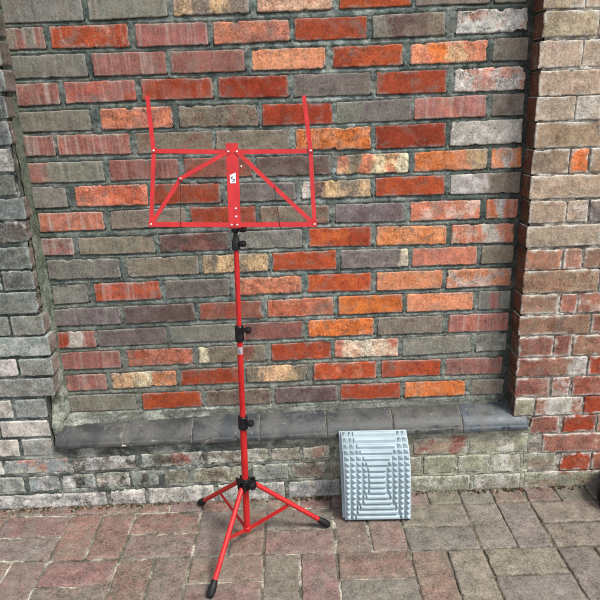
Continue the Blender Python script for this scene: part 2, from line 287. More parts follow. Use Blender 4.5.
# bricks traced course by course, in millimetres on the face of the wall: bl, br, tr, tl and a style
# (style = colours along the brick, second colour, bloom, streaks, roughness)
PANEL = [
 ((-782,1536,-565,1535,-565,1600,-782,1601),'g n 1 2 1'),
 ((-546,1535,-332,1537,-332,1598,-546,1599),'g n 1 3 1'),
 ((-312,1537,-106,1537,-106,1597,-312,1598),'f|n|f|n n 2 0 5'),
 ((-81,1537,125,1538,125,1595,-81,1597),'F s 1 0 5'),
 ((147,1538,342,1538,342,1593,147,1595),'o O 0 0 1'),
 ((359,1538,560,1537,560,1592,359,1593),'n g 1 0 1'),
 ((577,1537,662,1536,662,1591,577,1591),'g n 1 0 1'),
 ((-788,1469,-680,1467,-680,1520,-788,1520),'n|k|g|k g 2 7 2'),
 ((-661,1467,-446,1462,-446,1519,-661,1520),'o r 5 3 3'),
 ((-424,1462,-226,1460,-226,1515,-424,1518),'k b 1 6 1'),
 ((-207,1460,3,1461,3,1514,-207,1515),'s k 1 0 4'),
 ((20,1461,221,1459,221,1514,20,1514),'r o 0 0 1'),
 ((238,1459,439,1460,439,1517,238,1514),'g|d|d|n n 2 0 2'),
 ((472,1460,671,1461,671,1520,472,1518),'w s 7 1 7'),
 ((-780,1392,-574,1390,-574,1448,-780,1449),'g n 2 3 1'),
 ((-554,1390,-351,1388,-351,1445,-554,1447),'k b 1 7 1'),
 ((-334,1388,-128,1387,-128,1441,-334,1444),'b k 0 1 1'),
 ((-105,1387,101,1386,101,1438,-105,1441),'S s 0 0 3'),
 ((124,1386,320,1386,320,1438,124,1438),'r|o|o o 0 0 3'),
 ((345,1386,560,1386,560,1441,345,1437),'S|O|f|S s 2 0 5'),
 ((580,1386,677,1386,677,1443,580,1442),'n g 1 0 2'),
 ((-785,1317,-665,1318,-665,1374,-785,1374),'k n 2 7 3'),
 ((-645,1319,-445,1320,-445,1373,-645,1374),'k o 1 7 2'),
 ((-425,1320,-224,1317,-224,1370,-425,1373),'r k 0 2 1'),
 ((-204,1317,-7,1312,-7,1369,-204,1370),'R r 0 0 1'),
 ((11,1311,229,1309,229,1367,11,1369),'p n 1 0 2'),
 ((249,1309,447,1307,447,1366,249,1367),'r r 0 0 1'),
 ((473,1306,674,1304,674,1368,473,1366),'w s 6 2 7'),
 ((-791,1245,-585,1243,-585,1298,-791,1297),'g g 2 2 1'),
 ((-553,1242,-347,1241,-347,1297,-553,1298),'s k 1 0 5'),
 ((-326,1241,-100,1236,-100,1293,-326,1297),'n b 2 0 4'),
 ((-83,1236,118,1233,118,1288,-83,1292),'R r 0 0 1'),
 ((132,1233,348,1235,348,1291,132,1289),'g|p|p p 1 0 1'),
 ((359,1236,566,1236,566,1293,359,1291),'k s 3 6 1'),
 ((587,1236,677,1236,677,1293,587,1293),'n d 0 0 2'),
 ((-788,1176,-701,1175,-701,1230,-788,1232),'k n 2 7 3'),
 ((-689,1175,-478,1171,-478,1227,-689,1230),'k b 4 6 3'),
 ((-457,1171,-237,1171,-237,1224,-457,1227),'n b 1 0 2'),
 ((-225,1171,-10,1164,-10,1219,-225,1224),'n p 1 0 3'),
 ((10,1163,229,1156,229,1218,10,1219),'O S 3 0 6'),
 ((246,1156,450,1156,450,1220,246,1218),'R r 0 0 1'),
 ((467,1156,677,1156,677,1222,467,1221),'w g 3 2 3'),
 ((-788,1098,-568,1095,-568,1152,-788,1153),'k|g|g|g g 2 3 2'),
 ((-547,1095,-344,1095,-344,1149,-547,1153),'b k 0 4 1'),
 ((-324,1095,-127,1090,-127,1145,-324,1148),'b r 0 0 1'),
 ((-109,1090,109,1087,109,1142,-109,1144),'d p 1 0 2'),
 ((129,1086,342,1084,342,1138,129,1142),'s|n|s|c|s|c f 3 0 6'),
 ((362,1084,578,1084,578,1141,362,1138),'O|O|S|f S 1 1 3'),
 ((593,1084,682,1086,682,1143,593,1141),'S|w|O O 3 6 3'),
 ((-789,1023,-689,1022,-689,1082,-789,1083),'g g 2 2 2'),
 ((-660,1022,-446,1019,-446,1078,-660,1081),'s o 0 0 5'),
 ((-428,1019,-226,1017,-226,1071,-428,1077),'r b 0 0 1'),
 ((-204,1016,1,1016,1,1066,-204,1071),'p n 1 0 2'),
 ((22,1017,231,1016,231,1067,22,1066),'w|d|f|n|n|f f 3 0 5'),
 ((246,1016,452,1014,452,1068,246,1068),'o r 1 0 1'),
 ((473,1013,682,1009,682,1069,473,1068),'w|w|n|n g 3 2 2'),
 ((-784,949,-589,949,-589,1001,-784,1004),'s k 3 8 2'),
 ((-565,949,-338,948,-338,1003,-565,1001),'n g 1 0 2'),
 ((-320,948,-124,948,-124,998,-320,1003),'r b 0 0 1'),
 ((-106,948,102,940,102,994,-106,997),'n b 1 0 3'),
 ((123,940,332,936,332,992,123,993),'p d 1 0 2'),
 ((353,936,565,934,565,989,353,992),'s w 3 3 3'),
 ((586,933,682,932,682,988,586,989),'O|w|s s 3 6 3'),
 ((-788,876,-692,873,-692,924,-788,926),'k g 4 6 3'),
 ((-674,873,-442,869,-442,921,-674,923),'n g 1 2 2'),
 ((-423,870,-213,869,-213,923,-423,922),'d b 0 0 3'),
 ((-175,869,17,867,17,922,-175,922),'g p 1 0 2'),
 ((38,867,231,863,231,920,38,922),'o|r O 0 0 2'),
 ((249,863,464,858,464,915,249,919),'S O 1 0 4'),
 ((482,858,675,856,675,913,482,915),'s|s|w|s w 5 6 3'),
 ((-782,797,-560,795,-560,853,-782,858),'g p 2 0 3'),
 ((-535,794,-312,795,-312,852,-535,852),'n g 1 0 3'),
 ((-297,795,-93,795,-93,850,-297,852),'n|f|n|f f 3 0 6'),
 ((-77,795,120,793,120,850,-77,850),'o r 0 0 1'),
 ((136,793,346,791,346,846,136,850),'p|p|p|p|p|p|c p 1 0 3'),
 ((362,791,563,790,563,844,362,845),'s k 0 0 1'),
 ((579,790,677,789,677,844,579,844),'n g 1 1 2'),
 ((-780,715,-672,717,-672,775,-780,774),'g n 1 0 2'),
 ((-646,718,-440,719,-440,775,-646,775),'o k 2 4 3'),
 ((-421,719,-221,719,-221,773,-421,775),'p g 1 0 2'),
 ((-192,719,8,720,8,772,-192,773),'s S 1 0 6'),
 ((30,720,230,717,230,773,30,773),'o O 0 0 1'),
 ((250,716,456,714,456,772,250,773),'S O 1 0 2'),
 ((472,714,676,713,676,770,472,771),'S w 5 4 5'),
 ((-787,641,-578,640,-578,696,-787,696),'p g 1 3 2'),
 ((-562,640,-340,640,-340,696,-562,696),'d p 0 0 1'),
 ((-321,640,-124,640,-124,696,-321,695),'b r 0 0 1'),
 ((-102,640,108,640,108,698,-102,696),'s o 2 0 4'),
 ((127,640,330,639,330,697,127,698),'O o 0 0 1'),
 ((346,639,558,637,558,695,346,696),'S O 1 0 2'),
 ((578,637,678,636,678,694,578,695),'g|k|g n 1 4 1'),
 ((-793,565,-669,563,-669,617,-793,617),'r|w|k k 2 4 2'),
 ((-659,563,-438,564,-438,618,-659,617),'p d 1 0 1'),
 ((-422,565,-210,565,-210,621,-422,619),'g n 1 0 1'),
 ((-187,564,5,565,5,620,-187,621),'b d 0 0 2'),
 ((25,565,237,565,237,621,25,620),'O S 1 0 5'),
 ((253,565,465,561,465,620,253,621),'n g 1 0 3'),
 ((484,561,677,560,677,619,484,620),'k s 3 6 2'),
 ((-789,487,-598,487,-598,544,-789,544),'k b 1 3 1'),
 ((-572,487,-357,489,-357,544,-572,544),'s o 2 0 5'),
 ((-338,489,-120,488,-120,544,-338,544),'c|n|n|n|b|n n 2 0 4'),
 ((-97,488,98,487,98,546,-97,544),'r b 0 0 1'),
 ((111,487,319,486,319,546,111,547),'s|F|c|F|s c 2 0 6'),
 ((335,486,559,490,559,547,335,546),'g n 2 0 2'),
 ((579,490,678,490,678,547,579,548),'g w 1 1 2'),
 ((-789,407,-655,408,-655,463,-789,461),'k s 3 5 3'),
 ((-635,408,-421,412,-421,465,-635,463),'F|c|S F 3 0 6'),
 ((-405,412,-198,413,-198,466,-405,465),'r b 0 0 1'),
 ((-184,413,16,411,16,468,-184,466),'n|F|F|n f 1 0 5'),
 ((39,411,246,409,246,467,39,468),'o S 1 0 3'),
 ((266,409,463,408,463,464,266,467),'o r 2 0 2'),
 ((480,408,667,407,667,465,480,465),'k p 1 3 2'),
 ((-794,331,-565,329,-565,386,-794,387),'g n 2 2 2'),
 ((-541,329,-345,330,-345,385,-541,385),'o r 0 0 1'),
 ((-325,330,-112,331,-112,386,-325,385),'n d 2 0 4'),
 ((-92,331,114,332,114,386,-92,386),'d p 1 0 2'),
 ((128,332,327,332,327,385,128,386),'r o 0 0 1'),
 ((344,332,547,331,547,384,344,385),'O S 1 0 3'),
 ((571,331,676,331,676,383,571,384),'n g 1 0 2'),
]
RIGHT = [
 ((688,1508,797,1507,797,1575,688,1575),'t u 2 0 2'),
 ((802,1507,911,1507,911,1574,802,1575),'t t 2 0 2'),
 ((691,1438,840,1438,840,1498,691,1499),'t u 2 1 3'),
 ((845,1438,956,1437,956,1498,845,1498),'t u 2 0 2'),
 ((687,1359,802,1359,802,1425,687,1426),'t u 3 2 2'),
 ((807,1359,961,1358,961,1424,807,1425),'t w 4 0 2'),
 ((693,1286,869,1285,869,1348,693,1349),'t u 2 1 3'),
 ((690,1219,798,1218,798,1280,690,1281),'t u 2 0 2'),
 ((803,1218,871,1218,871,1280,803,1280),'t w 3 0 2'),
 ((694,1144,880,1143,880,1210,694,1211),'u t 3 1 2'),
 ((691,1071,795,1070,795,1136,691,1136),'u t 2 0 2'),
 ((801,1070,850,1070,850,1135,801,1135),'O S 2 0 4'),
 ((859,1070,1001,1069,1001,1134,859,1135),'u t 3 0 2'),
 ((691,998,900,997,900,1061,691,1062),'t u 2 0 2'),
 ((694,926,801,926,801,987,694,988),'t u 2 0 2'),
 ((807,926,866,925,866,987,807,987),'t w 3 0 3'),
 ((875,925,1021,925,1021,986,875,987),'p t 2 0 2'),
 ((691,853,914,852,914,913,691,914),'t t 2 0 2'),
 ((694,781,801,780,801,840,694,841),'h s 2 0 2'),
 ((810,780,864,780,864,840,810,840),'h q 2 0 2'),
 ((874,780,1041,779,1041,839,874,840),'h q 2 0 2'),
 ((693,707,921,706,921,773,693,775),'h t 1 0 3'),
 ((931,705,1113,704,1113,772,931,773),'h t 2 0 2'),
 ((692,638,802,637,802,698,692,699),'h t 2 0 2'),
 ((814,637,861,637,861,698,814,698),'q h 3 0 2'),
 ((870,637,1061,635,1061,697,870,698),'q w 3 0 2'),
 ((691,567,909,566,909,626,691,628),'h b 2 0 2'),
 ((919,566,1071,565,1071,625,919,626),'b h 1 0 3'),
 ((694,491,803,490,803,558,694,558),'b q 4 2 3'),
 ((809,490,860,490,860,557,809,558),'b h 2 0 2'),
 ((869,490,1080,488,1080,556,869,557),'h q 3 0 3'),
 ((693,424,916,422,916,483,693,484),'b|b|h|w q 3 0 3'),
 ((925,422,1090,421,1090,481,925,483),'r b 2 0 2'),
 ((695,348,803,347,803,412,695,413),'b|b|h q 4 0 3'),
 ((813,347,871,347,871,412,813,412),'q w 6 0 4'),
 ((881,347,1100,345,1100,410,881,412),'q r 4 0 3'),
 ((697,280,759,279,759,340,697,341),'y t 2 0 3'),
 ((766,279,918,278,918,339,766,340),'h|w|w|q q 7 0 3'),
 ((928,278,1110,277,1110,338,928,339),'r b 2 0 2'),
 ((755,213,848,212,848,271,755,272),'b q 3 0 3'),
 ((865,212,969,211,969,270,865,271),'r b 2 0 2'),
 ((979,211,1120,210,1120,269,979,270),'r q 3 0 2'),
 ((801,137,1001,136,1001,202,801,203),'q h 4 0 2'),
 ((869,64,968,63,968,126,869,127),'r q 3 0 3'),
 ((975,63,1139,62,1139,125,975,126),'q b 2 0 2'),
 ((814,-4,1014,-6,1014,55,814,56),'h q 2 0 2'),
]
LEFT = [
 ((-958,1356,-783,1355,-783,1411,-958,1412),'v x 3 0 5'),
 ((-919,1285,-819,1284,-819,1342,-919,1343),'v g 3 0 5'),
 ((-808,1284,-791,1284,-791,1342,-808,1342),'v x 3 0 4'),
 ((-995,1215,-795,1214,-795,1276,-995,1277),'v w 5 0 6'),
 ((-921,1140,-801,1140,-801,1201,-921,1201),'w v 5 0 6'),
 ((-1016,1073,-806,1072,-806,1128,-1016,1130),'v g 3 0 6'),
 ((-950,1003,-793,1002,-793,1060,-950,1061),'v p 3 0 6'),
 ((-1024,935,-799,933,-799,993,-1024,994),'p v 5 0 7'),
 ((-993,852,-804,851,-804,915,-993,916),'v x 3 0 6'),
 ((-1026,786,-905,786,-905,844,-1026,844),'v g 3 0 5'),
 ((-896,786,-805,785,-805,843,-896,844),'v x 4 0 6'),
 ((-1011,711,-805,710,-805,775,-1011,777),'v g 4 0 6'),
 ((-1026,640,-908,639,-908,699,-1026,699),'v x 4 0 5'),
 ((-896,639,-799,639,-799,698,-896,699),'v g 4 0 6'),
 ((-1022,569,-793,568,-793,629,-1022,630),'v w 5 0 5'),
 ((-1056,501,-910,500,-910,555,-1056,556),'w v 4 0 5'),
 ((-897,500,-795,499,-795,554,-897,555),'v p 3 0 5'),
 ((-1020,426,-804,425,-804,485,-1020,486),'v p 4 0 5'),
 ((-1087,351,-953,350,-953,411,-1087,412),'w v 5 0 4'),
 ((-940,350,-840,349,-840,411,-940,411),'v x 3 0 5'),
 ((-1234,282,-1010,280,-1010,336,-1234,337),'v w 4 0 4'),
 ((-1000,280,-842,279,-842,334,-1000,335),'w v 5 0 3'),
 ((-1117,209,-957,208,-957,266,-1117,268),'w v 5 0 4'),
 ((-941,208,-844,207,-844,266,-941,266),'v w 4 0 4'),
]
PLINTH = [
 ((-1234,140,-1021,138,-1021,189,-1234,190),'v w 4 0 4'),
 ((-1011,138,-802,139,-802,191,-1011,189),'v s 5 0 4'),
 ((-785,139,-573,140,-573,193,-785,191),'x|w|n|w|x v 6 0 7'),
 ((-552,140,-346,143,-346,195,-552,193),'v|x|b|v w 5 0 7'),
 ((-333,143,-127,146,-127,196,-333,195),'m|n|m w 5 0 7'),
 ((-114,146,-19,147,-19,195,-114,196),'m w 4 0 5'),
 ((-9,147,82,147,82,199,-9,195),'m b 3 0 5'),
 ((99,147,311,147,311,207,99,199),'m v 3 0 4'),
 ((365,147,544,144,544,213,365,209),'b|u|b m 4 0 3'),
 ((554,144,750,140,750,214,554,213),'m|m|w|m m 5 0 4'),
 ((-1181,67,-963,66,-963,125,-1181,126),'v w 5 0 4'),
 ((-946,65,-840,68,-840,125,-946,125),'v|w|v x 5 0 5'),
 ((-830,69,-721,70,-721,128,-830,125),'w|x|v w 6 0 7'),
 ((-714,71,-601,72,-601,130,-714,128),'x|v|x w 6 0 7'),
 ((-594,72,-506,73,-506,129,-594,130),'v|x|v w 5 0 6'),
 ((-482,74,-403,74,-403,130,-482,129),'m x 5 0 6'),
 ((-383,74,-209,75,-209,133,-383,131),'m|n|m w 5 0 6'),
 ((-182,75,-63,74,-63,133,-182,133),'v m 4 0 5'),
 ((-49,74,64,74,64,134,-49,133),'n x 4 0 5'),
 ((81,74,166,73,166,135,81,134),'m v 3 0 4'),
 ((183,73,319,73,319,137,183,136),'m v 3 0 4'),
 ((336,73,391,72,391,138,336,138),'m m 3 0 3'),
 ((401,72,507,71,507,138,401,138),'y m 3 0 3'),
 ((517,71,623,69,623,134,517,137),'y m 3 0 3'),
 ((637,68,729,67,729,133,637,134),'y|w|y m 6 0 4'),
 ((739,67,852,67,852,132,739,133),'m u 4 0 4'),
 ((-1366,8,-1085,6,-1085,56,-1366,58),'w v 6 0 7'),
 ((-1071,6,-689,5,-689,56,-1071,56),'w v 7 0 8'),
 ((-679,5,-558,5,-558,60,-679,57),'w v 6 0 7'),
 ((-548,5,-321,4,-321,62,-548,60),'w v 6 0 6'),
 ((-307,3,-76,0,-76,63,-307,62),'w v 5 0 6'),
 ((-66,0,113,-4,113,64,-66,63),'v w 5 0 5'),
 ((123,-4,327,-8,327,63,123,64),'m w 4 0 5'),
 ((337,-8,562,-8,562,60,337,63),'m w 5 0 5'),
 ((572,-8,734,-6,734,57,572,60),'m w 5 0 5'),
 ((748,-6,1010,-6,1010,55,748,57),'m u 4 0 5'),
]


# ------------------------------------------------------------------ the wall
ZTOP = 2.0
wall = thing('brick_wall', 'old weathered brick wall with a recessed orange and grey panel, blue brick sill and pale base', 'wall')

def behind(X, Z, bricks, inset=0.0035):
    """mortar stays behind the face of every brick."""
    m = np.zeros_like(X)
    for q, st in bricks:
        x0, x1 = q[0] / 1000, q[2] / 1000; f = (X - x0) / (x1 - x0)
        zb = (q[1] + (q[3] - q[1]) * f) / 1000; zt = (q[7] + (q[5] - q[7]) * f) / 1000
        e = np.minimum(np.minimum(X - x0, x1 - X), np.minimum(Z - zb, zt - Z)); m = np.maximum(m, smooth(inset - .003, inset + .004, e) * 0.010)
    return m
# recessed panel
b = Buf()
sd_ = 100
for q, st in PANEL:
    sd_ += 1; brick(b, q, st, 0.0, 0.02, sd_, tone=0.9 + 0.1 * min(1, max(0, (q[0] + 800) / 700.0)))
rs = random.Random(3)
pool = ['g n 2 3 1', 'r b 0 0 1', 'o O 0 0 1', 'k b 1 6 2', 'n g 1 0 2', 'p d 1 0 2', 'S s 2 0 4', 's k 1 0 4', 'b k 0 2 1', 'g p 2 0 2']
for k in range(6):
    z = 1638 + k * 75; x = -790 + (0 if k % 2 else -113)
    while x < 680:
        x0, x1 = max(x, -790), min(x + 215, 684)
        if x1 - x0 > 40: sd_ += 1; brick(b, (x0, z, x1, z, x1, z + 65, x0, z + 65), rs.choice(pool), 0.0, 0.02, sd_, res=0.008)
        x += 226
def pm_c(X, Z):
    n = fbm(X * 9, Z * 9, 5, 4); n2 = fbm(X * 40, Z * 40, 8, 3)
    c = lerpc(A(80, 90, 84), A(122, 129, 122), smooth(0.35, 0.68, n * 0.5 + n2 * 0.5)); c = lerpc(c, lerpc(A(99, 110, 107), A(146, 153, 147), smooth(0.35, 0.68, n2)), smooth(-0.75, 0.05, X - 0.35 * (Z - 0.9)) * 0.85 * (1 - smooth(0.2, 0.55, X) * smooth(0.5, 0.8, Z)))
    c = lerpc(c, A(126, 126, 114), smooth(0.75, 0.40, Z) * 0.6)
    green = smooth(-0.72, -0.80, X) * 0.8; c = lerpc(c, A(86, 94, 80), green)
    pale = smooth(0.335, 0.322, Z + (n2 - 0.5) * 0.02) * smooth(-0.05, -0.5, X + (n - 0.5) * 0.5); c = lerpc(c, A(176, 180, 168), pale * 0.85)
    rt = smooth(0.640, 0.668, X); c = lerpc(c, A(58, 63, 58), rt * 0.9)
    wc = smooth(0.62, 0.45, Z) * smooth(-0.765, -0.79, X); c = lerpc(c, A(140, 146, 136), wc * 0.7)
    return c
def pm_y(X, Z):
    d = 0.0022 + (fbm(X * 25, Z * 60, 12, 4) - 0.5) * 0.005 + (fbm(X * 140, Z * 140, 13, 2) - 0.5) * 0.003
    cut = np.zeros_like(X)
    for q, st in PANEL:                                        # weather-struck joints: cut back under each brick, flush below
        x0, x1 = q[0] / 1000 - .004, q[2] / 1000 + .004; zb = q[1] / 1000 + (q[3] - q[1]) / 1000 * (X - x0) / (x1 - x0); zt = q[7] / 1000 + (q[5] - q[7]) / 1000 * (X - x0) / (x1 - x0)
        inx = (X > x0) & (X < x1)
        cut = np.maximum(cut, inx * np.where((Z < zb + .002) & (Z > zb - .012), np.clip(1 - (zb - Z) / .012, 0, 1) ** 1.3 * .0085, 0))
        cut = np.maximum(cut, inx * np.where((Z > zt - .001) & (Z < zt + .0035), .004, 0))
    return d + cut * (0.35 + 1.1 * fbm(X * 16, Z * 30, 14, 3)) + behind(X, Z, PANEL)
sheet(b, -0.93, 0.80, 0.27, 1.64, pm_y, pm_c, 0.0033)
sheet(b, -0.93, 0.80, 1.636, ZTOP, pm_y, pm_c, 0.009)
b.build('recessed_panel', [M_BRICK, M_MORTAR], wall)

# piers
PY = -0.065
SIDE_L = lin((146, 132, 124)); SIDE_R = lin((104, 66, 50))
b = Buf()
for q, st in RIGHT:
    sd_ += 1; z = (q[1] + q[5]) / 2000; first = q[0] < 765
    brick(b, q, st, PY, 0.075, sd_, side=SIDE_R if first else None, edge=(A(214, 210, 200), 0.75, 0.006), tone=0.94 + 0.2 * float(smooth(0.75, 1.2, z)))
    if not any(p[0] > q[2] and abs(p[1] - q[1]) < 30 for p, _ in RIGHT):                                             # carry the course on beyond the photograph
        x = q[2] + 10; k = 0
        while x < 1500:
            w = 102 if k % 2 else 215; sd_ += 1
            brick(b, (x, q[3], x + w, q[3], x + w, q[5], x, q[5]), rs.choice(['t u 2 0 2', 'u t 2 0 2', 'b u 2 0 3', 'k u 3 0 2']), PY, 0.03, sd_, res=0.009); x += w + 10; k += 1
for z in (1587, 1661, 1735, 1809, 1883):
    x = 688; k = z % 2
    while x < 1500:
        w = 102 if k % 3 == 1 else 215; sd_ += 1
        brick(b, (x, z, x + w, z, x + w, z + 64, x, z + 64), rs.choice(['t u 2 0 2', 'u t 2 0 2']), PY, 0.075, sd_, res=0.009, side=SIDE_R); x += w + 10; k += 1
def rm_c(X, Z):
    n = fbm(X * 30, Z * 30, 41, 4)
    c = lerpc(A(112, 108, 98), A(196, 190, 178), smooth(0.36, 0.62, n))
    return lerpc(c, A(176, 166, 156), smooth(0.7, 0.4, Z) * 0.5)
rm_y = lambda X, Z: PY + 0.0045 + (fbm(X * 50, Z * 90, 42, 4) - 0.5) * 0.012 + behind(X, Z, RIGHT)
sheet(b, 0.697, 1.52, 0.225, ZTOP, rm_y, rm_c, 0.006)
sheet(b, 0.752, 1.52, -0.01, 0.225, rm_y, rm_c, 0.006)
rx = lambda X, Z: 0.695 + (fbm(X * 40, Z * 40, 44, 3) - 0.5) * 0.006
nu, nv = 14, 240; Yg, Zg = np.meshgrid(np.linspace(PY + 0.008, 0.02, nu), np.linspace(0.25, ZTOP, nv))
b.add(np.stack([rx(Yg, Zg), Yg, Zg], -1).reshape(-1, 3), gridfaces(nu, nv)[:, ::-1], np.broadcast_to(A(70, 66, 56), (nu * nv, 3)), (0.1, 0, 0.6), 1)
b.build('pier', [M_BRICK, M_MORTAR], wall)

b = Buf()
for q, st in LEFT:
    sd_ += 1; edge = q[2] > -850
    st = st[:-1] + str(max(2, int(st[-1]) - 2))
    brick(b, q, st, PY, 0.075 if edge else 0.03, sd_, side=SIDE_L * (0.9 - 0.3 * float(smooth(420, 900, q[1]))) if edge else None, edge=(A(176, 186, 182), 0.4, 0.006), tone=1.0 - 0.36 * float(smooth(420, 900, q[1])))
    if not any(p[2] < q[0] and abs(p[1] - q[1]) < 30 for p, _ in LEFT):
        x = q[0] - 12; k = 0
        while x > -1600:
            w = 215 if k % 2 else 104; sd_ += 1
            brick(b, (x - w, q[1], x, q[1], x, q[5], x - w, q[5]), rs.choice(['v g 3 0 5', 'v w 4 0 5', 'p v 3 0 5']), PY, 0.03, sd_, res=0.009); x -= w + 12; k += 1
for z in (1422, 1497, 1572, 1647, 1722, 1797, 1872):
    x = -783; k = z // 75
    while x > -1600:
        w = 215 if k % 2 else 104; sd_ += 1
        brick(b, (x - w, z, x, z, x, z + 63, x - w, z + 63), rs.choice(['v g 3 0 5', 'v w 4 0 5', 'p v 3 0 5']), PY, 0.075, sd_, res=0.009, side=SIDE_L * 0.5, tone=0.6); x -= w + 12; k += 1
def lm_c(X, Z):
    n = fbm(X * 25, Z * 25, 51, 4); return lerpc(A(74, 83, 80), A(140, 147, 143), smooth(0.45, 0.7, n))
def lx(Z): return np.interp(Z, [0, .37, .55, .78, 1.0, 2.0], [-.838, -.838, -.820, -.806, -.800, -.794])
lm_y = lambda X, Z: PY + 0.0065 + (fbm(X * 45, Z * 90, 52, 4) - 0.5) * 0.011 + behind(X, Z, LEFT)
sheet(b, -1.6, -0.80, 0.225, ZTOP, lm_y, lm_c, 0.006, xfun=lambda X, Z: -1.6 + (X + 1.6) * (lx(Z) + 1.6) / 0.8)
sheet(b, -1.6, -1.10, -0.01, 0.225, lm_y, lm_c, 0.006)
Yg, Zg = np.meshgrid(np.linspace(PY + 0.010, 0.02, nu), np.linspace(0.2, ZTOP, nv))
b.add(np.stack([lx(Zg) + (fbm(Yg * 40, Zg * 40, 54, 3) - 0.5) * 0.006, Yg, Zg], -1).reshape(-1, 3), gridfaces(nu, nv), np.broadcast_to(A(92, 96, 86), (nu * nv, 3)), (0.3, 0, 0.6), 1)
# mortar packed into the corner between this pier and the panel
na, nb = 12, 460; Tg, Zg = np.meshgrid(np.linspace(0, 1, na), np.linspace(0.240, ZTOP, nb))
wob = fbm(Zg * 26, Tg * 2, 57, 4) - 0.5; xa = lx(Zg) + 0.004
low_ = smooth(0.345, 0.305, Zg); yf = -0.036 - 0.022 * low_; xi = -0.7865 - 0.020 * low_
b.add(np.stack([xa * (1 - Tg) + xi * Tg + wob * 0.007, yf * (1 - Tg) ** (0.8 - 0.3 * low_) + 0.002 * Tg - 0.03 * low_ * Tg + wob * 0.010, Zg], -1).reshape(-1, 3), gridfaces(na, nb),
      lerpc(A(92, 100, 86), A(150, 154, 142), smooth(0.42, 0.68, fbm(Zg * 18, Tg * 3, 58, 4)) * smooth(1.2, 0.4, Zg)).reshape(-1, 3), (0.3, 0, 0.6), 1)
b.build('pier', [M_BRICK, M_MORTAR], wall)

# plinth under the sill
b = Buf()
for q, st in PLINTH:
    sd_ += 1; q = list(q); low = q[1] < 15
    if low: q[1] = q[3] = -6
    brick(b, q, st, PY - (0.002 if low else 0), 0.03, sd_, round_=0.008 if low else 0.004, edge=(A(180, 182, 168), 0.85, 0.012), tone=1.0 if q[0] < 0 else 1.1)
    if q[0] < -1000:
        x = q[0] - 12
        while x > -1600: sd_ += 1; brick(b, (x - 215, q[1], x, q[1], x, q[5], x - 215, q[5]), 'w v 5 0 5', PY, 0.03, sd_, res=0.009); x -= 227
x = 1014
while x < 1500: sd_ += 1; brick(b, (x, -6, x + 215, -6, x + 215, 56, x, 56), 'u k 3 0 3', PY, 0.03, sd_, res=0.009); x += 225
x = 1014
while x < 1500: x += 225
def bm_c(X, Z):
    n = fbm(X * 22, Z * 40, 61, 4)
    c = lerpc(A(84, 90, 86), A(158, 162, 153), smooth(0.40, 0.68, n)); c = lerpc(c, A(172, 171, 149), smooth(-0.3, 0.5, X) * 0.75)
    return c
sheet(b, -1.12, 0.756, -0.01, 0.237, lambda X, Z: PY + 0.0012 + (fbm(X * 40, Z * 70, 62, 4) - 0.5) * 0.009 + behind(X, Z, PLINTH), bm_c, 0.0045)
# bed on top of the plinth
nu2, nv2 = 260, 14; Xg, Yg = np.meshgrid(np.linspace(-0.84, 0.75, nu2), np.linspace(PY + 0.003, 0.02, nv2))
b.add(np.stack([Xg, Yg, 0.237 + 0 * Xg], -1).reshape(-1, 3), gridfaces(nu2, nv2), np.broadcast_to(A(96, 98, 92), (nu2 * nv2, 3)), (0.3, 0, 0.5), 1)
b.build('plinth', [M_BRICK, M_MORTAR], wall)

# blue brick sill
def sill_mat():
    m, nt, bs = new_mat('blue_engineering_brick'); N = NT(nt)
    tc = N.n('ShaderNodeTexCoord').outputs['Object']
    col = N.n('ShaderNodeAttribute', attribute_name='Col').outputs['Color']
    n1 = N.noise(tc, 14, 5, 0.6); n2 = N.noise(tc, 160, 4, 0.7)
    c = N.mix(N.rng(n1, 0.38, 0.66, 0.0, 0.75), col, (0.115, 0.110, 0.098, 1))
    dn = N.noise(tc, 36, 5, 0.7, 0.5); c = N.mix(N.rng(dn, 0.50, 0.66, 0.0, 0.65), c, (0.028, 0.028, 0.027, 1))
    c = N.mix(N.math('MULTIPLY', N.rng(n2, 0.35, 0.7), 0.35), c, (0.03, 0.032, 0.036, 1))
    sp = N.noise(tc, 62, 5, 0.75, 0.6)
    c = N.mix(N.math('MULTIPLY', N.rng(sp, 0.62, 0.70), 0.7), c, (0.33, 0.33, 0.31, 1))
    nt.links.new(c, bs.inputs['Base Color']); nt.links.new(N.rng(n1, 0.3, 0.7, 0.42, 0.7), bs.inputs['Roughness']); bs.inputs['Specular IOR Level'].default_value = 0.5
    bp = N.n('ShaderNodeBump'); bp.inputs['Strength'].default_value = 0.35; bp.inputs['Distance'].default_value = 0.0015
    nt.links.new(N.math('ADD', n2, N.math('MULTIPLY', n1, 1.5)), bp.inputs['Height']); nt.links.new(bp.outputs[0], bs.inputs['Normal'])
    return m
M_TILE = sill_mat()
SP = np.array([(-0.082, 0.2505), (-0.0765, 0.2620), (-0.0680, 0.2725), (-0.0560, 0.2812), (-0.0380, 0.2895), (-0.0120, 0.2968), (0.0120, 0.3020)])     # weathered top of the sill in section
sill_b = Buf()
SJ = [-0.826, -0.603, -0.375, -0.151, 0.072, 0.293, 0.523, 0.739]
